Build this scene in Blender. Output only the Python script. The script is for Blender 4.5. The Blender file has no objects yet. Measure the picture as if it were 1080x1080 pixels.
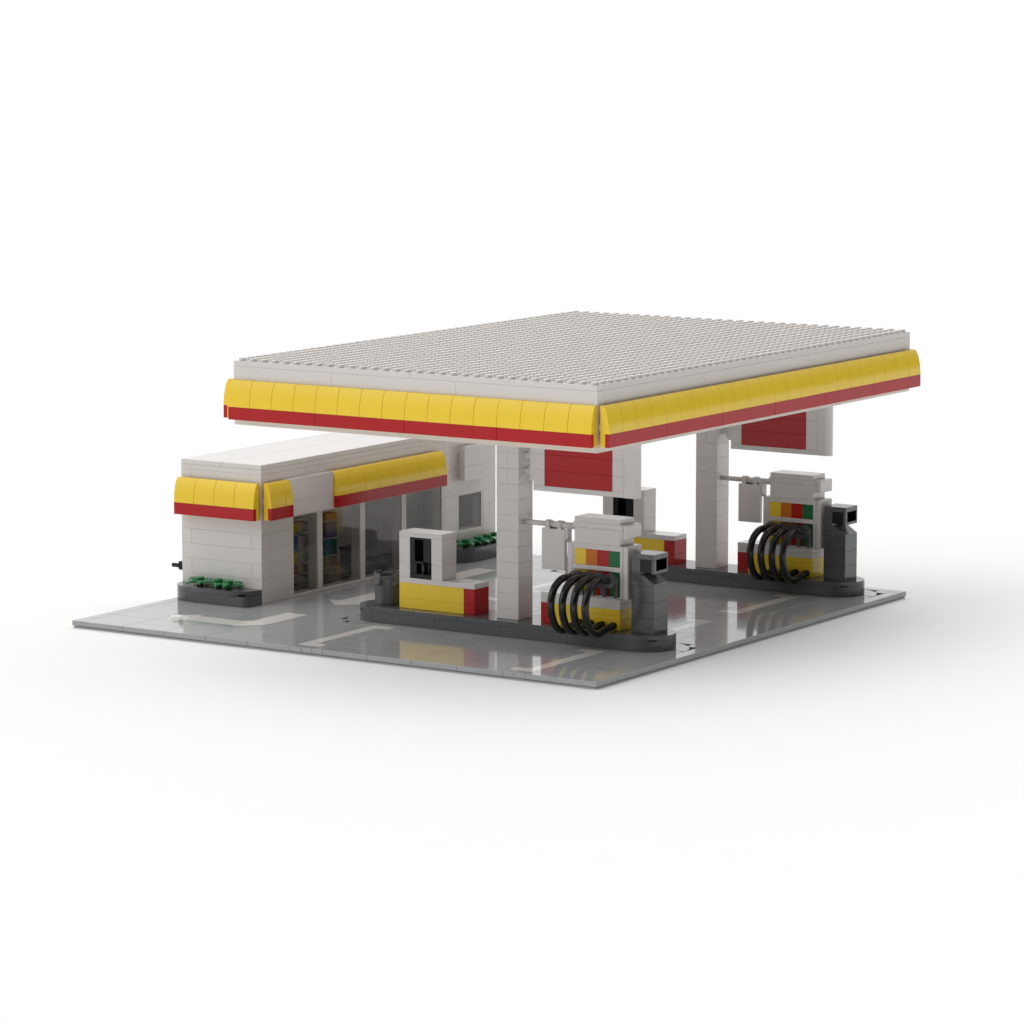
import bpy, bmesh, math
from mathutils import Vector, Matrix

S = 0.008            # one stud pitch of the toy bricks, in metres
PI = math.pi
scene = bpy.context.scene
COL = scene.collection

# ------------------------------------------------------------------ materials
def plastic(name, col, rough=0.14, spec=0.5, wave=0.0, var=0.02):
    m = bpy.data.materials.new(name); m.use_nodes = True
    nt = m.node_tree; b = nt.nodes['Principled BSDF']
    tc = nt.nodes.new('ShaderNodeTexCoord')
    n = nt.nodes.new('ShaderNodeTexNoise'); n.inputs['Scale'].default_value = 0.6 / S * 0.35
    n.inputs['Detail'].default_value = 3
    nt.links.new(tc.outputs['Object'], n.inputs['Vector'])
    mp = nt.nodes.new('ShaderNodeMapRange')
    mp.inputs['To Min'].default_value = rough * 0.8; mp.inputs['To Max'].default_value = rough * 1.25
    nt.links.new(n.outputs['Fac'], mp.inputs['Value'])
    nt.links.new(mp.outputs['Result'], b.inputs['Roughness'])
    mx = nt.nodes.new('ShaderNodeMix'); mx.data_type = 'RGBA'
    mx.inputs['A'].default_value = (*[c * (1 - var) for c in col], 1)
    mx.inputs['B'].default_value = (*[min(1, c * (1 + var)) for c in col], 1)
    nt.links.new(n.outputs['Fac'], mx.inputs['Factor'])
    nt.links.new(mx.outputs['Result'], b.inputs['Base Color'])
    b.inputs['Specular IOR Level'].default_value = spec
    if wave:
        w = nt.nodes.new('ShaderNodeTexNoise'); w.inputs['Scale'].default_value = 0.8 / S * 0.4
        nt.links.new(tc.outputs['Object'], w.inputs['Vector'])
        bp = nt.nodes.new('ShaderNodeBump'); bp.inputs['Strength'].default_value = wave
        bp.inputs['Distance'].default_value = 0.1 * S
        nt.links.new(w.outputs['Fac'], bp.inputs['Height'])
        nt.links.new(bp.outputs['Normal'], b.inputs['Normal'])
    return m

M = {}
M['white']  = plastic('white_plastic', (.735, .702, .678), .13, .45, .05)
M['stud']   = plastic('white_stud_plastic', (.75, .708, .676), .2, .4)
M['yellow'] = plastic('yellow_plastic', (.95, .66, .042), .12, .36, .06)
M['red']    = plastic('red_plastic', (.46, .012, .015), .10, .26, .03)
M['orange'] = plastic('orange_plastic', (.66, .18, .02), .15, .25)
M['green']  = plastic('green_plastic', (.014, .17, .062), .15, .25)
M['leaf']   = plastic('leaf_green_plastic', (.02, .23, .078), .2, .4)
M['tile']   = plastic('light_grey_tile', (.40, .413, .42), .075, .37, .02)
M['dark']   = plastic('dark_grey_plastic', (.105, .110, .115), .13, .5, .04)
M['black']  = plastic('black_plastic', (.006, .006, .006), .2, .25)
M['hose']   = plastic('black_rubber', (.012, .012, .012), .2, .5)
M['brown']  = plastic('brown_plastic', (.10, .035, .02), .25, .4)
M['marking'] = plastic('white_marking_tile', (.80, .768, .742), .07, .45, .02)
M['purple'] = plastic('purple_plastic', (.16, .06, .30), .2)
M['violet'] = plastic('violet_plastic', (.08, .05, .30), .2)
M['teal']   = plastic('teal_plastic', (.03, .30, .34), .2)
M['blue']   = plastic('blue_plastic', (.03, .16, .42), .2)
M['grey']   = plastic('mid_grey_plastic', (.22, .23, .24), .2)
M['tan']    = plastic('tan_plastic', (.55, .45, .25), .2)

def glass_mat():
    m = bpy.data.materials.new('tinted_clear_plastic'); m.use_nodes = True
    nt = m.node_tree; nt.nodes.clear()
    out = nt.nodes.new('ShaderNodeOutputMaterial')
    tr = nt.nodes.new('ShaderNodeBsdfTransparent'); tr.inputs['Color'].default_value = (.86, .86, .855, 1)
    gl = nt.nodes.new('ShaderNodeBsdfGlossy'); gl.inputs['Roughness'].default_value = .02
    gl.inputs['Color'].default_value = (1, 1, 1, 1)
    fr = nt.nodes.new('ShaderNodeFresnel'); fr.inputs['IOR'].default_value = 1.45
    mx = nt.nodes.new('ShaderNodeMixShader')
    ge = nt.nodes.new('ShaderNodeNewGeometry'); sb = nt.nodes.new('ShaderNodeMath'); sb.operation = 'SUBTRACT'; sb.use_clamp = True
    nt.links.new(fr.outputs[0], sb.inputs[0]); nt.links.new(ge.outputs['Backfacing'], sb.inputs[1])   # reflect on the outer face only
    nt.links.new(sb.outputs[0], mx.inputs[0]); nt.links.new(tr.outputs[0], mx.inputs[1]); nt.links.new(gl.outputs[0], mx.inputs[2])
    nt.links.new(mx.outputs[0], out.inputs[0])
    return m
M['glass'] = glass_mat()

# ------------------------------------------------------------------ mesh builder (stud units)
class MB:
    def __init__(s): s.v = []; s.f = []; s.sm = []
    def add(s, vs, fs, smooth=False):
        o = len(s.v); s.v += [tuple(v) for v in vs]
        s.f += [tuple(i + o for i in f) for f in fs]; s.sm += [smooth] * len(fs)
    def box(s, x0, x1, y0, y1, z0, z1, c=0.016, g=0.004):
        """brick-like box with chamfered edges; g shrinks it so neighbours leave a hairline seam"""
        x0 += g; x1 -= g; y0 += g; y1 -= g; z0 += g; z1 -= g
        c = min(c, (x1 - x0) / 3, (y1 - y0) / 3, (z1 - z0) / 3)
        lo = (x0, y0, z0); hi = (x1, y1, z1); vs = []; idx = {}
        for sx in (0, 1):
            for sy in (0, 1):
                for sz in (0, 1):
                    k = (sx, sy, sz)
                    p = [hi[a] if k[a] else lo[a] for a in range(3)]
                    q = [p[a] + (-c if k[a] else c) for a in range(3)]
                    for ax in range(3):
                        r = q[:]; r[ax] = p[ax]; idx[(k, ax)] = len(vs); vs.append(r)
        fs = []
        for ax in range(3):
            b, d = (ax + 1) % 3, (ax + 2) % 3
            for sd in (0, 1):
                q = []
                for (u, w) in ((0, 0), (1, 0), (1, 1), (0, 1)):
                    k = [0, 0, 0]; k[ax] = sd; k[b] = u; k[d] = w; q.append(idx[(tuple(k), ax)])
                fs.append(q if sd else q[::-1])
        for ax in range(3):          # edge chamfers, edge along ax
            b, d = (ax + 1) % 3, (ax + 2) % 3
            for u in (0, 1):
                for w in (0, 1):
                    k0 = [0, 0, 0]; k0[b] = u; k0[d] = w; k1 = k0[:]; k1[ax] = 1
                    k0, k1 = tuple(k0), tuple(k1)
                    q = [idx[(k0, b)], idx[(k1, b)], idx[(k1, d)], idx[(k0, d)]]
                    fs.append(q if (u ^ w) else q[::-1])
        for k in [(a, b, d) for a in (0, 1) for b in (0, 1) for d in (0, 1)]:
            q = [idx[(k, 0)], idx[(k, 1)], idx[(k, 2)]]
            fs.append(q if (sum(k) % 2) else q[::-1])
        s.add(vs, fs); return s
    def prism(s, poly, axis, a0, a1, smooth=False):
        """extrude a 2-D polygon (in the other two axes, in order) along axis 0/1/2"""
        n = len(poly); vs = []
        for a in (a0, a1):
            for (p, q) in poly:
                v = [0, 0, 0]; v[axis] = a; o = [i for i in range(3) if i != axis]; v[o[0]] = p; v[o[1]] = q; vs.append(v)
        s.add(vs, [tuple(range(n))[::-1], tuple(range(n, 2 * n))])
        s.f_side(len(s.v) - 2 * n, n, smooth); return s
    def f_side(s, o, n, smooth):
        for i in range(n):
            j = (i + 1) % n
            s.f.append((o + i, o + j, o + n + j, o + n + i)); s.sm.append(smooth)
    def cyl(s, c, r, h, axis=2, n=24, r2=None, cap=True):
        r2 = r if r2 is None else r2; vs = []
        for (a, rr) in ((0, r), (h, r2)):
            for i in range(n):
                t = 2 * PI * i / n; v = [0, 0, 0]; b, d = (axis + 1) % 3, (axis + 2) % 3
                v[axis] = c[axis] + a; v[b] = c[b] + rr * math.cos(t); v[d] = c[d] + rr * math.sin(t); vs.append(v)
        o = len(s.v); s.add(vs, [tuple(range(n))[::-1], tuple(range(n, 2 * n))] if cap else [])
        s.f_side(o, n, True); return s
    def tube(s, pts, r, n=14, rs=None):
        pts = [Vector(p) for p in pts]; vs = []; k = len(pts); ref = Vector((1, 0, 0))
        for i, p in enumerate(pts):
            t = (pts[min(i + 1, k - 1)] - pts[max(i - 1, 0)]).normalized()
            rf = ref if abs(t.x) < .9 else Vector((0, 0, 1))
            a = t.cross(rf).normalized(); b = t.cross(a).normalized(); rr = rs[i] if rs else r
            for j in range(n):
                th = 2 * PI * j / n; vs.append(p + a * (rr * math.cos(th)) + b * (rr * math.sin(th)))
        fs = [(i * n + j, i * n + (j + 1) % n, (i + 1) * n + (j + 1) % n, (i + 1) * n + j) for i in range(k - 1) for j in range(n)]
        s.add(vs, fs, True); o = len(s.v) - k * n
        s.f += [tuple(o + j for j in range(n))[::-1], tuple(o + (k - 1) * n + j for j in range(n))]; s.sm += [False, False]
        return s
    def build(s, name, mat, parent=None):
        o3 = parent['_o'] if parent is not None and '_o' in parent.keys() else (0, 0, 0)
        me = bpy.data.meshes.new(name)
        me.from_pydata([((x - o3[0]) * S, (y - o3[1]) * S, (z - o3[2]) * S) for x, y, z in s.v], [], s.f)
        bm = bmesh.new(); bm.from_mesh(me); bmesh.ops.recalc_face_normals(bm, faces=bm.faces); bm.to_mesh(me); bm.free()
        me.polygons.foreach_set('use_smooth', s.sm)
        me.materials.append(M[mat]); me.update()
        ob = bpy.data.objects.new(name, me); COL.objects.link(ob)
        if parent is not None:
            ob.parent = parent; ob['_o'] = list(o3)
        return ob

def thing(name, label, cat, o, group=None):
    e = bpy.data.objects.new(name, None); e.empty_display_size = S; COL.objects.link(e)
    e.location = [c * S for c in o]; e['_o'] = list(o); e['label'] = label; e['category'] = cat
    if group: e['group'] = group
    return e
def tag(ob, label=None, cat=None, group=None, kind=None):
    if label: ob['label'] = label
    if cat: ob['category'] = cat
    if group: ob['group'] = group
    if kind: ob['kind'] = kind
    return ob
def copy_tree(o, parent=None):
    c = o.copy(); COL.objects.link(c)
    if parent is not None: c.parent = parent
    for ch in list(o.children): copy_tree(ch, c)
    return c
def dup(o, d, label):
    c = copy_tree(o); c.location = [o.location[i] + d[i] * S for i in range(3)]; c['label'] = label
    return c
def arc(cx, cy, r, a0, a1, n):
    return [(cx + r * math.cos(math.radians(a0 + (a1 - a0) * i / n)), cy + r * math.sin(math.radians(a0 + (a1 - a0) * i / n))) for i in range(n + 1)]

# ------------------------------------------------------------------ ground
GZ = -0.58
g = MB(); R = 12000
g.add([(-R, -R, GZ), (R, -R, GZ), (R, R, GZ), (-R, R, GZ)], [(0, 1, 2, 3)])
M['ground'] = plastic('white_studio_floor', (.983, .984, .984), .9, 0.0, var=0.004)
tag(g.build('ground', 'ground'), kind='structure')

# ------------------------------------------------------------------ tiled base
base = thing('base_plate', 'grey tiled square base plate that carries the whole toy filling station', 'base plate', (24, 24, GZ))
b = MB(); b.box(.08, 47.92, .08, 47.92, GZ, -0.44, c=.01, g=0); b.build('lower_sheet', 'tile', base)
# dark baseplate seen in the gaps beside the round corner tiles
b = MB(); b.box(.1, 47.9, .1, 47.9, -.4, -.22, c=.01, g=0); b.build('stud_layer', 'black', base)
xe = [0, 1, 5, 9, 13, 17, 21, 23, 24, 28, 32, 36, 40, 42, 44, 48]
ye = [0, 4, 6, 10, 11, 17, 21, 25, 29, 33, 37, 41, 47, 48]
ye2 = [0, 2, 4, 6, 8.5, 11, 14, 17, 21, 25, 29, 33, 37, 41, 44, 47, 48]
holes = [(44, 47, 14, 17), (17, 20, 11, 14), (44, 47, 11, 14), (17, 20, 14, 17),
         (44, 47, 44, 47), (17, 20, 41, 44), (44, 47, 41, 44), (17, 20, 44, 47)]
def cut(rect, hs):
    """split an axis-aligned tile around the square holes"""
    out = [rect]
    for (a0, a1, b0, b1) in hs:
        nxt = []
        for (x0, x1, y0, y1) in out:
            if x1 <= a0 or x0 >= a1 or y1 <= b0 or y0 >= b1: nxt.append((x0, x1, y0, y1)); continue
            if x0 < a0: nxt.append((x0, a0, y0, y1))
            if x1 > a1: nxt.append((a1, x1, y0, y1))
            m0, m1 = max(x0, a0), min(x1, a1)
            if y0 < b0: nxt.append((m0, m1, y0, b0))
            if y1 > b1: nxt.append((m0, m1, b1, y1))
        out = nxt
    return out
# white marking tiles are set flush into the floor: same level, own meshes, so cut them out as well
def bay(y0): return [(21, 22, y0, y0 + 10), (22, 23, y0, y0 + 1), (22, 23, y0 + 9, y0 + 10),
                     (41, 42, y0, y0 + 10), (40, 41, y0, y0 + 1), (40, 41, y0 + 9, y0 + 10)]
marks = bay(1) + bay(17) + bay(31)
arrow_boxes = [(12, 14, 19, 27), (12, 14, 31, 39)]
t = MB()
for i in range(len(xe) - 1):
    yy = ye if i % 2 else ye2
    for j in range(len(yy) - 1):
        for r in cut((xe[i], xe[i + 1], yy[j], yy[j + 1]), holes + marks + arrow_boxes):
            t.box(r[0], r[1], r[2], r[3], -0.4, 0, c=.02, g=.008)
# quarter-round tiles that wrap the island ends, one small square tile in the corner
for (cx, cy, sx, sy) in [(44, 14, 1, 1), (20, 14, -1, -1), (44, 14, 1, -1), (20, 14, -1, 1),
                         (44, 44, 1, 1), (20, 44, -1, -1), (44, 44, 1, -1), (20, 44, -1, 1)]:
    ring = [(cx + sx * x, cy + sy * y) for x, y in arc(0, 0, 2.99, 2, 88, 14)] + [(cx + sx * .02, cy + sy * .02)]
    t.prism(ring, 2, -.4, 0)
    fill = (sx > 0) == (sy > 0)
    if fill:
        x0, x1 = sorted((cx + sx * 2, cx + sx * 3)); y0, y1 = sorted((cy + sy * 2, cy + sy * 3))
        t.box(x0, x1, y0, y1, -.4, 0)
    else:
        pts = [(cx + sx * x, cy + sy * y) for x, y in [(3, 3)] + arc(0, 0, 3.02, 88, 2, 14)]
        t.prism(pts, 2, -.4, 0)
t.build('floor_tiles', 'tile', base)
for k, bl in enumerate((bay(1), bay(17), bay(31))):
    for h in (bl[:3], bl[3:]):
        m = MB()
        for r in h: m.box(r[0], r[1], r[2], r[3], -.4, 0, c=.012, g=.006)
        m.build('bay_marking', 'marking', base)
# arrows lie as thin printed sheets on the tiles
def sheet(poly, name):
    m = MB(); m.prism(poly, 2, .0, .012); m.build(name, 'marking', base)
sheet([(5, 6), (7, 3.9), (7.15, 4.9), (12.45, 5.0), (14, 6.5), (14, 12), (12, 12), (12, 7.5), (11.3, 6.9), (7.15, 6.9), (7.1, 7.7)], 'turn_arrow')
def lane_arrow(y0, y1):
    m = MB(); m.prism([(13, y0), (15, y0 + 2), (14, y0 + 2.0), (14, y1), (12, y1), (12, y0 + 2.0), (11, y0 + 2)], 2, 0, .012)
    m.box(12, 14, y0 + 2, y1, -.4, -.001, c=.01)
    m.build('lane_arrow', 'marking', base)
lane_arrow(17, 27); lane_arrow(29, 39)

# ------------------------------------------------------------------ pump islands
def stadium(x0, x1, y0, y1, r, n=12):
    return arc(x1 - r, y0 + r, r, -90, 0, n) + arc(x1 - r, y1 - r, r, 0, 90, n) + arc(x0 + r, y1 - r, r, 90, 180, n) + arc(x0 + r, y0 + r, r, 180, 270, n)
def make_island():
    e = thing('pump_island', 'long dark grey pump island nearest the front edge of the base', 'pump island', (32, 14, 0), 'pump islands')
    k = MB()
    for a, bb in ((20, 26), (26, 32), (32, 38), (38, 44)): k.box(a, bb, 12, 16, 0, .8)
    k.prism([(44.005, 12.0)] + arc(44, 14, 2, -90, 90, 20) + [(44.005, 16)], 2, .004, .796)
    k.prism([(19.995, 16.0)] + arc(20, 14, 2, 90, 270, 20) + [(19.995, 12)], 2, .004, .796)
    k.build('kerb', 'dark', e)
    k = MB()
    for a, bb in ((20, 24), (24, 28), (28, 36), (36, 44)): k.box(a, bb, 12, 16, .8, 1.2)
    k.prism([(44.005, 12.0)] + arc(44, 14, 2, -90, 90, 20) + [(44.005, 16)], 2, .81, 1.196)
    k.prism([(19.995, 16.0)] + arc(20, 14, 2, 90, 270, 20) + [(19.995, 12)], 2, .81, 1.196)
    k.build('top_tiles', 'dark', e)
    for (cx, a) in ((44, -52), (20, 232)):
        k = MB(); c = [(cx + (rr) * math.cos(math.radians(a + d)), 14 + rr * math.sin(math.radians(a + d))) for rr, d in ((1.7, -9), (2.012, -9), (2.016, 0), (2.012, 9), (1.7, 9))]
        k.prism(c, 2, .80, .93); k.build('notch_shade', 'black', e)  # black insert paints the shade of a notch under the top tiles
    return e
isl1 = make_island()
isl2 = dup(isl1, (0, 30, 0), 'long dark grey pump island at the rear, standing behind the front one')

# ------------------------------------------------------------------ columns
def make_column():
    e = thing('canopy_column', 'square white brick column standing on the front pump island', 'column', (32, 14, 1.2), 'canopy columns')
    k = MB(); z = 1.2; zs = [1.2] + [2.0 + 1.2 * i for i in range(12)] + [16.4]
    k.box(31.1, 32.9, 13.1, 14.9, 1.2, 16.39, g=0)
    for a, c in zip(zs[:-1], zs[1:]):
        if a > 11.5:
            k.box(31, 32, 13, 15, a, c); k.box(32, 33, 13, 15, a, c)
        else: k.box(31, 33, 13, 15, a, c)
    k.build('brick_shaft', 'white', e)
    return e
col1 = make_column()
col2 = dup(col1, (0, 30, 0), 'square white brick column standing on the rear pump island')

# ------------------------------------------------------------------ kiosks
def make_kiosk():
    e = thing('payment_kiosk', 'white kiosk with black screen opening on yellow and red base, front island', 'kiosk', (25.5, 14, 1.2), 'payment kiosks')
    k = MB(); k.box(22, 28, 13, 15, 1.2, 2.0); k.box(22, 28, 13, 15, 2.0, 3.2); k.build('yellow_plinth', 'yellow', e)
    k = MB(); k.box(28, 29, 13, 15, 1.2, 2.0); k.box(28, 29, 13, 15, 2.0, 3.2); k.build('red_end', 'red', e)
    k = MB(); k.box(22, 26, 13, 15, 3.2, 3.6); k.box(26, 29, 13, 15, 3.2, 3.6); k.build('shelf', 'white', e)
    k = MB()
    for a, c in ((3.6, 4.8), (4.8, 6.8)):
        k.box(22, 23, 13, 15, a, c); k.box(25, 26, 13, 15, a, c); k.box(23, 25, 14.3, 15, a, c)
    k.build('tower', 'white', e)
    k = MB(); k.box(22, 26, 13, 15, 6.8, 7.2); k.build('lid', 'white', e)
    s = MB()                                        # dark frame with a divided recess
    s.box(23, 23.4, 13.08, 14, 4.9, 6.8); s.box(24.2, 25, 13.08, 14, 4.9, 6.8); s.box(23.4, 24.2, 13.08, 14, 6.62, 6.8)
    s.box(23, 24.2, 13.08, 14, 4.78, 4.95); s.box(23, 25, 13.04, 14, 3.6, 3.95); s.box(23, 23.55, 13.1, 14, 3.95, 4.78)
    M.setdefault('frame', plastic('charcoal_plastic', (.014, .0145, .015), .16, .25))
    sc = s.build('screen_frame', 'frame', e)
    s = MB(); s.box(23, 25, 13.9, 14.28, 3.6, 6.8); s.build('dark_backing', 'black', sc)
    s = MB(); s.cyl((24.0, 13.35, 3.95), .1, .85, 2, 12); s.cyl((24.55, 13.5, 4.9), .12, 1.8, 2, 12); s.build('rod', 'dark', sc)
    return e
kio1 = make_kiosk()
kio2 = dup(kio1, (0, 30, 0), 'white kiosk with black screen opening on the rear island, partly hidden behind the front pump')

# ------------------------------------------------------------------ grey paper-towel bins
def make_bin():
    e = thing('litter_bin', 'tall grey litter bin with hooded opening at the end of the front island', 'litter bin', (44, 14, 1.2), 'hooded litter bins')
    k = MB()
    for a, c in ((1.2, 2.4), (2.4, 3.6), (3.6, 4.8)): k.box(43, 45, 13, 15, a, c)
    k.box(43, 43.95, 13, 15, 4.8, 5.2); k.box(43, 43.95, 13, 15, 5.2, 5.6); k.box(43, 43.75, 13, 15, 5.6, 6.8)
    k.build('body', 'dark', e)
    k = MB(); k.prism([(43.96, 4.81), (44.98, 4.81), (44.98, 4.97), (44.08, 5.58), (43.96, 5.58)], 1, 13.01, 14.99); k.build('slope', 'dark', e)
    k = MB(); k.box(43, 45, 13, 15, 6.8, 7.2); k.build('lid', 'dark', e)
    k = MB(); k.box(43.76, 44.95, 13.02, 13.15, 5.8, 6.8); k.box(43.76, 44.95, 14.85, 14.98, 5.8, 6.8); k.box(43.76, 44.95, 13.16, 14.84, 5.8, 5.92)
    k.box(43.76, 43.9, 13.16, 14.84, 5.93, 6.8)
    h = k.build('hood', 'frame', e)
    k = MB(); k.box(44.75, 44.99, 13.0, 13.3, 5.75, 6.8, c=.01); k.box(44.75, 44.99, 14.85, 15.0, 5.75, 6.8, c=.01); k.box(44.75, 44.99, 13.3, 14.85, 5.75, 5.97, c=.01)
    k.build('opening_frame', 'dark', h)
    return e
bin1 = make_bin()
bin2 = dup(bin1, (0, 30, 0), 'tall grey litter bin with hooded opening at the end of the rear island')

# ------------------------------------------------------------------ round waste can
e = thing('waste_can', 'round grey ribbed waste can beside the yellow kiosk', 'waste can', (20.3, 14.0, 1.2))
can_c = (20.2, 14.0)
k = MB(); prof = []
n = 48
for (z, r0) in ((1.2, .95), (1.3, 1.0), (3.3, 1.04), (3.36, 1.09), (3.5, 1.09)):
    prof.append((z, r0))
vs = []; fs = []
for z, r0 in prof:
    for i in range(n):
        tt = 2 * PI * i / n; rr = r0 * (0.965 if (i // 3) % 2 and 1.25 < z < 3.32 else 1.0)
        vs.append((can_c[0] + rr * math.cos(tt), can_c[1] + rr * math.sin(tt), z))
for z, r0 in ((3.5, .88), (1.5, .82)):
    for i in range(n):
        tt = 2 * PI * i / n; vs.append((can_c[0] + r0 * math.cos(tt), can_c[1] + r0 * math.sin(tt), z))
L = len(prof) + 2
for a in range(L - 1):
    for i in range(n): fs.append((a * n + i, a * n + (i + 1) % n, (a + 1) * n + (i + 1) % n, (a + 1) * n + i))
fs.append(tuple(range((L - 1) * n, L * n))); fs.append(tuple(range(n))[::-1])
k.add(vs, fs); k.build('can_body', 'dark', e)
for ang in (-100, -10, 80, 170):
    k = MB(); ca, sa = math.cos(math.radians(ang)), math.sin(math.radians(ang))
    px, py = can_c[0] + 1.12 * ca, can_c[1] + 1.12 * sa
    k.tube([(px + .42 * sa, py - .42 * ca, 2.95), (px - .42 * sa, py + .42 * ca, 2.95)], .17, 12)
    q = [(can_c[0] + rr * ca + w * sa, can_c[1] + rr * sa - w * ca) for rr, w in ((.9, -.32), (1.14, -.32), (1.14, .32), (.9, .32))]
    k.prism(q, 2, 2.95, 3.68); k.build('handle', 'dark', e)

# ------------------------------------------------------------------ fuel pumps
def smooth_path(pts, n=48):
    P = [Vector(p) for p in pts]; P = [2 * P[0] - P[1]] + P + [2 * P[-1] - P[-2]]; out = []
    segs = len(P) - 3
    for i in range(n + 1):
        u = i / n * segs; k = min(int(u), segs - 1); u -= k; a, b_, c, d = P[k:k + 4]
        out.append(.5 * ((2 * b_) + (c - a) * u + (2 * a - 5 * b_ + 4 * c - d) * u * u + (3 * b_ - a - 3 * c + d) * u ** 3))
    return out
def make_pump():
    e = thing('fuel_pump', 'white fuel pump with four black hoses on the front island', 'fuel pump', (39, 14, 1.2), 'fuel pumps')
    k = MB()
    for a, c in ((1.2, 2.0), (2.0, 2.4), (2.4, 2.8)): k.box(36, 42, 13, 15, a, c)
    k.build('yellow_plinth', 'yellow', e)
    k = MB()
    for a, c in ((1.2, 2.0), (2.0, 2.4), (2.4, 2.8)): k.box(35, 36, 13, 15, a, c)
    k.build('red_end', 'red', e)
    k = MB()
    for a, c in ((2.8, 3.2), (3.2, 3.6)): k.box(35, 42, 13, 15, a, c)
    k.build('white_ledge', 'white', e)
    k = MB()                                           # body: core, top course, seams at the stud lines
    k.box(38, 42, 13.16, 14.84, 3.6, 7.2, g=.002); k.box(37.86, 42.24, 13.0, 13.14, 3.62, 3.75)
    k.box(37.86, 38.0, 13.0, 15, 3.75, 7.2); k.box(42.0, 42.24, 13.0, 15, 3.62, 7.2)
    for a, c in ((37.86, 39), (39, 41), (41, 42.24)): k.box(a, c, 13, 15, 7.2, 7.6)
    k.build('body', 'white', e)
    k = MB(); k.box(37.86, 42.22, 12.93, 13.3, 5.62, 6.0, c=.05); k.build('shelf_bar', 'white', e)
    for i, cl in enumerate(('yellow', 'orange', 'red', 'green')):
        k = MB(); k.box(38 + i, 39 + i, 13.02, 13.15, 6.0, 7.2, c=.012); k.build('grade_tile', cl, e)
        k = MB(); k.box(38 + i, 39 + i, 13.10, 13.155, 4.8, 5.62, c=.01); k.box(38 + i, 39 + i, 13.10, 13.155, 3.75, 4.8, c=.01); k.build('holster_back', cl, e)
    for (a, c) in ((37.36, 37.84), (42.26, 42.67)):
        k = MB(); k.box(a, c, 13, 15, 3.6, 7.6, c=.04); k.build('side_panel', 'white', e)
    k = MB(); k.box(38, 42, 13, 15, 7.6, 8.8)
    for a, c in ((37.86, 39), (39, 41), (41, 42.24)): k.box(a, c, 13, 15, 8.8, 9.2)
    k.build('head', 'white', e)
    k = MB(); k.box(42.26, 42.67, 13, 15, 8.2, 9.2, c=.04); k.box(42.0, 42.24, 13.0, 15, 8.2, 8.79); k.build('head_ear', 'white', e)
    k = MB(); k.box(38, 42, 13, 15, 9.2, 9.6); k.build('head_cap', 'white', e)
    for i in range(4):
        x = 38.5 + i
        k = MB(); k.cyl((x, 12.10, 5.05), .5, .12, 1, 28); k.cyl((x, 12.22, 5.05), .56, .2, 1, 28); k.cyl((x, 12.42, 5.05), .44, .12, 1, 28)
        k.cyl((x, 12.54, 5.05), .54, .2, 1, 28); k.cyl((x, 12.74, 5.05), .2, .36, 1, 14); k.box(x + .14, x + .42, 12.66, 12.96, 3.72, 5.25)
        k.build('nozzle', 'dark', e)
        pts = [(x, y, z) for y, z in ((12.15, 5.1), (11.6, 5.2), (10.9, 5.25), (10.1, 5.1), (9.35, 4.6), (8.95, 3.75), (9.0, 2.85), (9.4, 2.0), (9.95, 1.5), (10.6, 1.3), (11.2, 1.34), (11.8, 1.46), (12.4, 1.56), (12.98, 1.6))]
        pa = smooth_path(pts, 130); rs = []
        for j, p in enumerate(pa):
            u = j / 130
            near = u < .135 or u > .885
            rs.append((.165 if j % 3 == 0 else .265) if near else .285)
        k = MB(); k.tube(pa, .25, 14, rs); k.build('hose', 'hose', e)
    return e
pump1 = make_pump()
pump2 = dup(pump1, (0, 30, 0), 'white fuel pump with four black hoses on the rear island')

# ------------------------------------------------------------------ boards hung on a rod between column and pump
def make_board():
    e = thing('hanging_board', 'blank white board hung from a rod beside the front column', 'hanging board', (36, 13.8, 4), 'boards hung on rods')
    k = MB(); k.tube([(33.0, 13.8, 8.7), (35.3, 13.8, 8.7)], .2, 16); k.tube([(35.3, 13.8, 8.7), (37.86, 13.8, 8.7)], .25, 16); k.build('rod', 'white', e)
    k = MB()
    for x in (35.05, 36.1):
        k.cyl((x, 13.8, 8.7), .34, .42, 0, 18); k.prism([(13.52, 8.2), (14.08, 8.2), (14.05, 8.6), (13.55, 8.6)], 0, x, x + .42)
    k.box(36.62, 36.98, 13.62, 13.98, 7.6, 8.6); k.box(34.9, 37.0, 14.0, 14.25, 7.4, 8.75); k.build('clip_and_added_plate', 'white', e)  # last box is a plate added behind the clips to darken the gap
    k = MB(); k.box(34.72, 36.78, 13.55, 13.95, 5.25, 8.4, c=.03); k.build('panel', 'white', e)
    return e
brd1 = make_board()
brd2 = dup(brd1, (0, 30, 0), 'blank white board hung from a rod beside the rear column')

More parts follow.
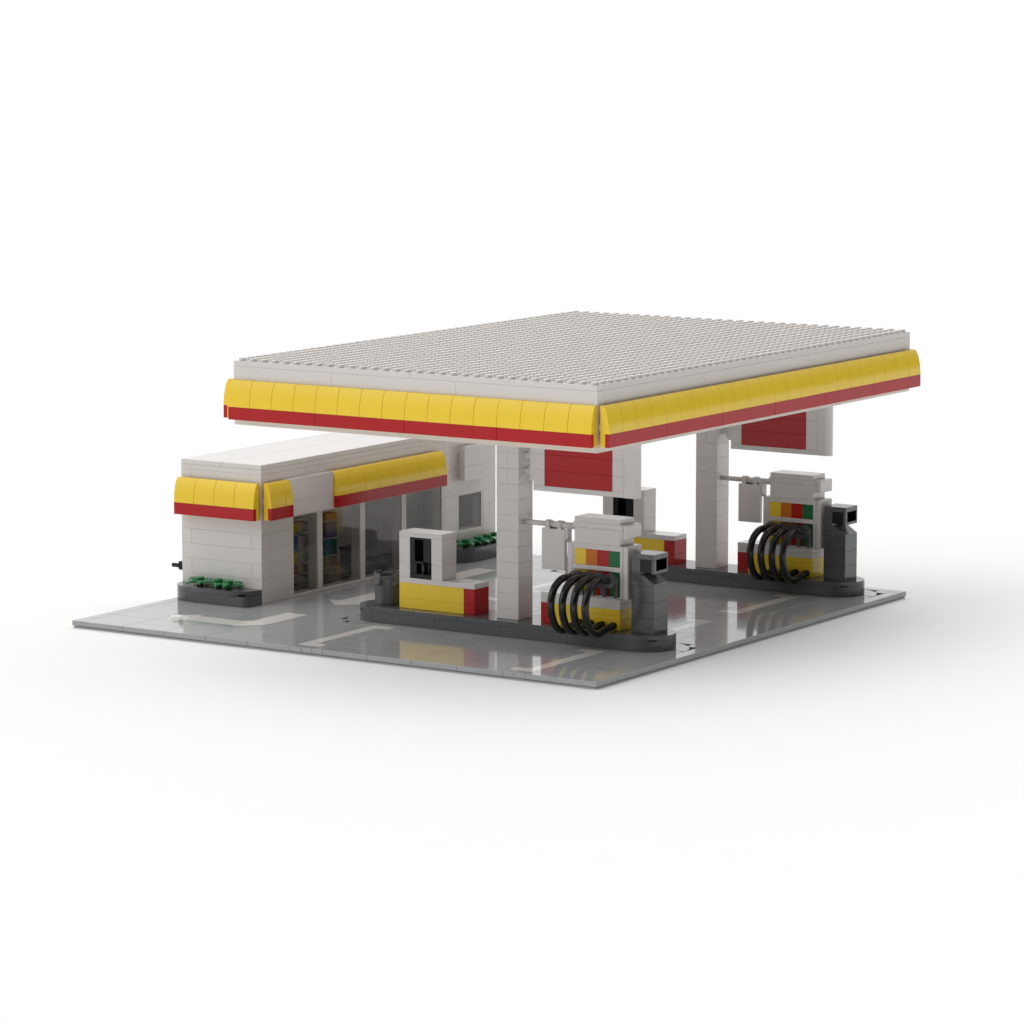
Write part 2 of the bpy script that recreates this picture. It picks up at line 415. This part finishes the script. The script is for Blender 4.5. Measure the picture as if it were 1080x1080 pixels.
# ------------------------------------------------------------------ hanging signs
def make_sign():
    e = thing('hanging_sign', 'white sign with blank red panel under the canopy, fixed to the front column', 'sign', (38.5, 14, 11.2), 'signs under the canopy')
    zs = [11.6, 12.8, 14.0, 15.2, 16.39]
    k = MB(); k.box(34, 42, 13.5, 14.5, 11.2, 11.6)
    for a, c in zip(zs[:-1], zs[1:]): k.box(34, 35, 13.5, 14.5, a, c); k.box(41, 42, 13.5, 14.5, a, c)
    k.build('sign_frame', 'white', e)
    k = MB()
    for a, c in zip(zs[:-1], zs[1:]): k.box(35, 41, 13.5, 14.5, a, c, c=.01)
    k.build('red_panel', 'red', e)
    k = MB(); k.prism([(42.02, 13.5)] + arc(42.65, 14, .5, -90, 90, 16) + [(42.02, 14.5)], 2, 11.2, 16.39, smooth=False); k.build('rounded_end', 'white', e)
    k = MB(); k.box(33.62, 33.98, 13.6, 14.4, 11.9, 16.38)
    for z in (12.35, 13.55, 14.75): k.box(33.0, 33.6, 13.75, 14.25, z, z + .45); k.cyl((33.55, 14, z - .25), .26, .95, 2, 14)
    k.build('hinge', 'white', e)
    return e
sg1 = make_sign()
sg2 = dup(sg1, (0, 30, 0), 'white sign with blank red panel under the canopy, fixed to the rear column')

# ------------------------------------------------------------------ yellow and red rounded fascia
PROF = [(0, 2.95), (.24, 2.95), (.36, 2.8), (.49, 2.55), (.60, 2.2), (.68, 1.75), (.73, 1.35), (.75, 1.05), (.75, .96), (.40, .96), (.40, .0), (0, .0)]
def fascia(name, parent, org, along, out, length, z0, step_y=2, step_r=8, first=None):
    """org: start corner on the inner face; along/out: unit axes in the plan"""
    def P(a, d, z): return (org[0] + along[0] * a + out[0] * d, org[1] + along[1] * a + out[1] * d, z0 + z)
    def strip(prof, cuts, mb):
        for a0, a1 in zip(cuts[:-1], cuts[1:]):
            a0 += .018; a1 -= .018; n = len(prof)
            vs = [P(a0, d, z) for d, z in prof] + [P(a1, d, z) for d, z in prof]
            mb.add(vs, [tuple(range(n)), tuple(range(n, 2 * n))[::-1]])
            for i in range(n):
                j = (i + 1) % n
                mb.add([vs[i], vs[j], vs[n + j], vs[n + i]], [(0, 1, 2, 3)], False)
        return mb
    def cuts(st):
        c = [0]
        while c[-1] + st < length - .01: c.append(c[-1] + st)
        return c + [length]
    y = strip(PROF, cuts(step_y), MB()).build(name, 'yellow', parent)
    strip([(.41, .0), (.41, .95), (.75, .95), (.75, .0)], cuts(step_r), MB()).build('red_strip', 'red', y)
    me = y.data
    bm = bmesh.new(); bm.from_mesh(me); bmesh.ops.remove_doubles(bm, verts=bm.verts, dist=1e-6 * 8); bmesh.ops.recalc_face_normals(bm, faces=bm.faces)
    for f in bm.faces: f.smooth = True
    for ed in bm.edges:
        if len(ed.link_faces) == 2 and ed.calc_face_angle(0) > math.radians(26): ed.smooth = False
    bm.to_mesh(me); bm.free()
    return y

# ------------------------------------------------------------------ canopy
can = thing('canopy', 'big flat white canopy with studded top and yellow and red edge', 'canopy', (32, 24, 16.4))
k = MB(); k.box(16, 32, 0, 24, 16.4, 16.8); k.box(32, 48, 0, 24, 16.4, 16.8); k.box(16, 32, 24, 48, 16.4, 16.8); k.box(32, 48, 24, 48, 16.4, 16.8)
k.build('ceiling', 'white', can)
k = MB(); k.box(16.3, 47.7, .3, 47.7, 16.81, 20.79, g=0)
for a, c in ((16, 25), (25, 36), (36, 48)): k.box(a, c, 0, 1, 16.8, 20.8, c=.015); k.box(a, c, 47, 48, 16.8, 20.8, c=.015)
for a, c in ((1, 15), (15, 31), (31, 47)): k.box(16, 17, a, c, 16.8, 20.8, c=.015); k.box(47, 48, a, c, 16.8, 20.8, c=.015)
k.build('side_bricks', 'white', can)
k = MB()
for a in (16, 32):
    for c in (0, 16, 32): k.box(a, a + 16, c, c + 16, 20.8, 21.2)
rp = k.build('roof_plate', 'white', can)
k = MB(); ns = 16
circ = [(math.cos(2 * PI * i / ns), math.sin(2 * PI * i / ns)) for i in range(ns)]
for i in range(32):
    for j in range(48):
        cx, cy = 16.5 + i, .5 + j
        vs = [(cx + .3 * x, cy + .3 * y, 21.195) for x, y in circ] + [(cx + .3 * x, cy + .3 * y, 21.385) for x, y in circ] + [(cx + .28 * x, cy + .28 * y, 21.4) for x, y in circ]
        k.add(vs, [tuple(range(2 * ns, 3 * ns))])
        for q in range(ns):
            r = (q + 1) % ns; o = len(k.v) - 3 * ns
            k.f.append((o + q, o + r, o + ns + r, o + ns + q)); k.sm.append(True)
            k.f.append((o + ns + q, o + ns + r, o + 2 * ns + r, o + 2 * ns + q)); k.sm.append(True)
k.build('stud_field', 'stud', rp)
FZ = 16.85
fascia('edge_fascia', can, (16, -.002), (1, 0), (0, -1), 32, FZ)
fascia('edge_fascia', can, (48.25, 0), (0, 1), (1, 0), 48, FZ)
fascia('edge_fascia', can, (15.75, 0), (0, 1), (-1, 0), 48, FZ)
fascia('edge_fascia', can, (16, 48.002), (1, 0), (0, 1), 32, FZ)
for yy in (.5, 47.5):                         # studs that hold the side fascia, the ones a corner gap shows
    k = MB(); k.cyl((48.0, yy, 18.2), .3, .26, 0, 16); k.build('side_stud', 'white', can)

# ------------------------------------------------------------------ shop building
shop = thing('shop_building', 'long low white shop with flat roof, big windows and yellow and red awnings', 'shop building', (4, 31, 0))
zc = [0, .8, 2.0, 3.2, 4.4, 5.6, 6.8, 8.0, 9.2, 10.4, 10.8]
k = MB()
for i, (a, c) in enumerate(zip(zc[:-1], zc[1:])):        # short front wall, bonded courses
    if i in (2, 4, 8, 6):
        for p, q in ((0, 1), (1, 7), (7, 8)): k.box(p, q, 14, 15, a, c)
    else: k.box(0, 8, 14, 15, a, c)
    k.box(7, 8, 15, 18, a, c)                            # pier beside the first window
k.build('front_wall', 'white', shop)
k = MB()
for a, c in zip(zc[6:-1], zc[7:]):                        # lintel band above the windows
    for p, q in ((18, 25), (25, 31), (31, 34), (34, 40)): k.box(7, 8, p, q, a, c)
for i, (a, c) in enumerate(zip(zc[:-1], zc[1:])):        # wall with the small window
    if a < 2.0 or a >= 5.6:
        cut_ = ((40, 44), (44, 47), (47, 48)) if i % 2 else ((40, 42), (42, 46), (46, 48))
        for p, q in cut_: k.box(7, 8, p, q, a, c)
    else:
        k.box(7, 8, 40, 42, a, c)
        for p, q in (((46, 47), (47, 48)) if i % 2 else ((46, 48),)): k.box(7, 8, p, q, a, c)
k.build('side_wall', 'white', shop)
k = MB()
for i, (a, c) in enumerate(zip(zc[:-1], zc[1:])):
    o = 4 if i % 2 else 0
    ys = [15] + [v for v in range(17 + o // 2, 47, 6)] + [47]
    for p, q in zip(ys[:-1], ys[1:]): k.box(0, 1, p, q, a, c)
    if 6.7 < a < 10.3: k.box(0, 1, 47, 48, a, c); k.box(6.5, 7, 47, 48, a, c); continue  # opening for the added high window that lets light inside
    for p, q in (((0, 4), (4, 8)) if i % 2 else ((0, 2), (2, 6), (6, 8))): k.box(p, q if q < 8 else 7, 47, 48, a, c)
k.build('back_wall', 'white', shop)
k = MB()
for p, q in ((0, 4), (4, 8)):
    for a in range(14, 48, 8): k.box(p, q, a, min(a + 8, 48), 10.8, 11.2, c=.03)
k.box(1, 7, 15, 47, 10.5, 10.79, g=0)
k.build('roof', 'white', shop)
k = MB(); k.box(1, 7.0, 15, 47, 0, .1, g=0); k.build('inner_floor', 'grey', shop)
k = MB()
for i in range(6):
    for j in range(32):
        if (i + j) % 2: k.box(1 + i, 2 + i, 15 + j, 16 + j, .1, .14, c=.005)
k.build('floor_pattern', 'black', shop)
k = MB(); k.box(1.02, 6.48, 47.4, 47.5, 6.82, 10.38, c=.004, g=0); k.build('added_clerestory_pane', 'glass', shop)  # added window on the unseen end, brings light into the interior
def window(y0, y1, z0, z1, bw, bb, bt):
    f = MB(); f.box(7.02, 7.985, y0 + .006, y0 + bw, z0, z1, g=.002); f.box(7.02, 7.985, y1 - bw, y1 - .006, z0, z1, g=.002)
    f.box(7.02, 7.985, y0 + bw, y1 - bw, z0, z0 + bb, g=.002); f.box(7.02, 7.985, y0 + bw, y1 - bw, z1 - bt, z1, g=.002)
    fr = f.build('window_frame', 'white', shop)
    p = MB(); p.box(7.82, 7.9, y0 + bw - .03, y1 - bw + .03, z0 + bb - .03, z1 - bt + .03, c=.004, g=0); p.build('pane', 'glass', fr)
    return fr
window(18, 22, 0, 6.8, .34, .22, .25); window(22, 28, 0, 6.8, .34, .22, .25)
window(28, 34, 0, 6.8, .34, .22, .25); window(34, 40, 0, 6.8, .34, .22, .25)
window(42, 46, 2.0, 5.6, .25, .45, .12)
fascia('awning', shop, (0, 13.75), (1, 0), (0, -1), 8, 6.82, 2, 8)
fascia('awning', shop, (8.25, 14), (0, 1), (1, 0), 3, 6.82, 2, 3)
fascia('awning', shop, (8.25, 23), (0, 1), (1, 0), 16, 6.82, 2, 8)
k = MB(); k.cyl((7.5, 13.74, 8.2), .3, .27, 1, 16); k.build('wall_stud', 'white', shop)
k = MB(); k.cyl((8.0, 14.5, 8.2), .3, .27, 0, 16); k.build('wall_stud', 'white', shop)
k = MB(); k.box(8.0, 8.64, 17.02, 22.98, 6.8, 8.0); k.box(8.0, 8.64, 17.02, 22.98, 8.0, 9.78); k.build('blank_sign_band', 'white', shop)
k = MB(); k.box(8.0, 8.38, 42.1, 45.9, 6.9, 9.3); k.box(8.39, 8.78, 42, 46, 6.85, 8.05); k.box(8.39, 8.78, 42, 46, 8.05, 9.8); k.build('blank_wall_sign', 'white', shop)
k = MB(); k.tube([(-1.8, 15.1, 2.25), (-.6, 15.1, 2.25)], .18, 14); k.box(-1.05, 0, 14.8, 15.4, 1.95, 2.65, c=.05); k.build('outside_tap', 'black', shop)

# ------------------------------------------------------------------ goods seen through the glass
def rack(y0, y1, label, rows, zs):
    e = thing('display_rack', label, 'display rack', (1.5, (y0 + y1) / 2, .1))
    k = MB(); k.box(1.05, 1.3, y0 - .1, y1 + .1, .15, 6.6)
    for z in zs: k.box(1.3, 2.0, y0 - .1, y1 + .1, z, z + .14)
    k.build('rack_frame', 'white', e)
    for z, cols, h in rows:
        w = (y1 - y0) / len(cols)
        for i, c in enumerate(cols):
            if c: k = MB(); k.box(1.32, 2.04, y0 + i * w, y0 + (i + 1) * w, z, z + h, c=.012, g=.004); k.build('goods_box', c, e)
rack(26.3, 28.5, 'white rack with blue, yellow and grey goods behind the narrow first window',
     [(.2, ('red', 'tan', 'black'), .75), (1.12, ('yellow', 'white', 'grey'), .95), (2.3, ('blue', 'white', 'grey'), 1.1), (3.7, ('yellow', 'tan', 'violet'), .8)], (.06, .96, 2.12, 3.52, 4.7))
rack(31.0, 32.65, 'white rack with purple, teal and green goods behind the second window',
     [(.25, ('tan', 'red'), .85), (1.25, ('teal', 'green'), 1.25), (2.75, ('purple', 'violet'), 1.3), (4.2, ('orange', 'orange'), .6)], (.11, 1.1, 2.56, 4.06, 4.95))
e = thing('shop_counter', 'dark grey counter block behind the second window', 'counter', (3.1, 33.2, .14))
k = MB(); k.box(2.4, 3.8, 32.55, 34.1, .15, 1.6); k.build('cabinet', 'dark', e)
k = MB(); k.box(2.3, 3.9, 32.5, 34.15, 1.6, 1.85); k.build('counter_top', 'frame', e)

# ------------------------------------------------------------------ planters and plants
def make_planter():
    e = thing('planter', 'dark grey planter against the short white end wall of the shop', 'planter', (4, 13, 0), 'grey planters')
    k = MB(); k.box(2, 6, 12, 14, 0, .8)
    k.prism([(6.005, 12)] + arc(7.4, 12.6, .6, -90, 0, 8) + [(8, 13.99), (6.005, 13.99)], 2, .003, .796)
    k.prism([(1.995, 13.99), (0, 13.99)] + arc(2, 14, 2, 180, 270, 14)[1:-1] + [(1.995, 12)], 2, .003, .796)
    k.build('trough', 'dark', e)
    k = MB()
    rim = [(0, 13.99)] + arc(2, 14, 2, 180, 270, 14)[1:] + arc(6, 14, 2, -90, 0, 14)[:-1] + [(8, 13.99)]
    k.prism(rim, 2, .81, 1.2); k.build('rim', 'dark', e)
    k = MB(); k.box(2.1, 5.9, 12.75, 13.95, 1.2, 1.24, c=.01); k.build('soil', 'brown', e)
    k = MB(); c = [(6 + rr * math.cos(math.radians(a)), 14 + rr * math.sin(math.radians(a))) for rr, a in ((1.7, -62), (2.012, -62), (2.016, -53), (2.012, -44), (1.7, -44))]
    k.prism(c, 2, .80, .95); k.build('notch_shade', 'black', e)  # shaded notch below the rim, painted as a black insert
    return e
pl1 = make_planter()
pl2 = copy_tree(pl1); pl2['label'] = 'dark grey planter below the small shop window and blank wall sign'
pl2.rotation_euler = (0, 0, PI / 2); pl2.location = (9 * S, 44 * S, 0)
def leaf(mb, ang, ln, lift):
    """one broad plastic leaf with a midrib, drooping tip"""
    N = 8; top = []; bot = []
    for i in range(N + 1):
        u = i / N; w = .30 * math.sin(PI * min(1, u * .9 + .12)) ** .7 + .02
        z = .20 + lift * math.sin(u * PI * .75) * .3 - .12 * u * u
        for sgn in (-1, 1):
            x, y = .12 + u * ln, sgn * w
            X = x * math.cos(ang) - y * math.sin(ang); Y = x * math.sin(ang) + y * math.cos(ang)
            top.append((X, Y, z + .07)); bot.append((X, Y, z - .07))
    vs = top + bot; n2 = len(top); fs = []
    for i in range(N):
        a = 2 * i; fs += [(a, a + 2, a + 3, a + 1), (n2 + a, n2 + a + 1, n2 + a + 3, n2 + a + 2), (a, n2 + a, n2 + a + 2, a + 2), (a + 1, a + 3, n2 + a + 3, n2 + a + 1)]
    fs += [(0, 1, n2 + 1, n2), (n2 - 2, n2 * 2 - 2, n2 * 2 - 1, n2 - 1)]
    mb.add(vs, fs, False)
def make_plant(label, group=None):
    e = thing('leafy_plant', label, 'plant', (0, 0, 0), 'plants in the planters')
    k = MB()
    for i, (an, ln, lf) in enumerate(((.3, 1.25, 1.0), (1.75, 1.1, .8), (2.9, 1.35, 1.1), (4.3, 1.15, .7), (5.35, 1.2, .9))): leaf(k, an, ln, lf)
    k.build('leaves', 'leaf', e)
    k = MB(); k.cyl((0, 0, 0), .26, .42, 2, 18); k.cyl((0, 0, .42), .34, .26, 2, 20); k.build('stud_top', 'leaf', e)
    return e
p0 = make_plant('green leafy plant nearest the rounded left end of the front planter')
p0.location = (2.5 * S, 13.1 * S, 1.24 * S)
def plant(x, y, rz, label, sc=1):
    c = copy_tree(p0); c.location = (x * S, y * S, 1.24 * S); c.rotation_euler = (0, 0, rz); c.scale = (sc, sc, sc); c['label'] = label
plant(4.3, 13.15, .9, 'green leafy plant in the middle of the front planter')
plant(5.5, 12.95, 2.2, 'green leafy plant in the front planter, closest to the shop corner')
plant(9.0, 41.8, .5, 'green leafy plant at the near end of the planter under the small window')
plant(9.05, 43.6, 1.9, 'green leafy plant in the middle of the planter under the small window')
plant(9.0, 45.1, 3.0, 'green leafy plant in the planter under the small window, second from its far end')
plant(8.9, 46.4, 4.0, 'green leafy plant at the far end of the window planter, half hidden by the column')

# ------------------------------------------------------------------ light: studio surround, a soft panel from the front left, two from behind
LHOR = .9
LOBES = [(239, 50, 8, 1.85), (59, 50, 8, 1.42), (119, 50, 8, 1.5), (180, 50, 8, 1.05), (0, 50, 8, .1), (130, 16, 9, .98), (225, 18, 8, .82)]   # azimuth, height, narrowness, radiance
w = bpy.data.worlds.new('World'); scene.world = w; w.use_nodes = True
nt = w.node_tree; bg = nt.nodes['Background']
tc = nt.nodes.new('ShaderNodeTexCoord')
def math_node(op, a, b=None):
    n = nt.nodes.new('ShaderNodeMath'); n.operation = op
    for i, v in enumerate((a, b)):
        if v is None: continue
        if isinstance(v, (int, float)): n.inputs[i].default_value = v
        else: nt.links.new(v, n.inputs[i])
    return n.outputs[0]
def dot_node(v):
    n = nt.nodes.new('ShaderNodeVectorMath'); n.operation = 'DOT_PRODUCT'; n.inputs[1].default_value = Vector(v).normalized()
    nt.links.new(tc.outputs['Generated'], n.inputs[0]); return n.outputs['Value']
def ramp(v, lo, hi, t0, t1):
    n = nt.nodes.new('ShaderNodeMapRange'); n.interpolation_type = 'SMOOTHSTEP'
    nt.links.new(v, n.inputs['Value'])
    for k, x in zip(('From Min', 'From Max', 'To Min', 'To Max'), (lo, hi, t0, t1)): n.inputs[k].default_value = x
    return n.outputs['Result']
def lobe(az, el, power, gain):          # one soft light panel of the surround
    az, el = math.radians(az), math.radians(el)
    v = (math.cos(az) * math.cos(el), math.sin(az) * math.cos(el), math.sin(el))
    return math_node('MULTIPLY', math_node('POWER', math_node('MAXIMUM', dot_node(v), 0.0), power), gain)
tot = ramp(dot_node((0, 0, 1)), 0.0, .03, LHOR, 0)
for az, el, power, gain in LOBES: tot = math_node('ADD', tot, lobe(az, el, power, gain))
nt.links.new(tot, bg.inputs['Strength']); bg.inputs['Color'].default_value = (1, 1, 1, 1)

# ------------------------------------------------------------------ camera
cam = bpy.data.cameras.new('camera'); co = bpy.data.objects.new('camera', cam); COL.objects.link(co)
cp = Vector((190.6977, -230.8019, 50.7703)); pitch, yaw, fpx = (-0.141127, 2.146636, 4085.58)
f = Vector((math.cos(yaw) * math.cos(pitch), math.sin(yaw) * math.cos(pitch), math.sin(pitch)))
r = Vector((math.sin(yaw), -math.cos(yaw), 0)); u = r.cross(f)
co.matrix_world = Matrix(((r.x, u.x, -f.x, cp.x * S), (r.y, u.y, -f.y, cp.y * S), (r.z, u.z, -f.z, cp.z * S), (0, 0, 0, 1)))
cam.sensor_width = 36; cam.lens = 36 * fpx / 1080; cam.clip_start = .05; cam.clip_end = 400
scene.camera = co

for ob in list(bpy.data.objects):
    if '_o' in ob.keys(): del ob['_o']
scene.view_settings.view_transform = 'Standard'; scene.view_settings.look = 'None'
scene.view_settings.exposure = 0; scene.view_settings.gamma = 1; scene.view_settings.use_curve_mapping = False
scene.cycles.max_bounces = 10; scene.cycles.diffuse_bounces = 5; scene.cycles.transparent_max_bounces = 12
scene.cycles.use_denoising = True
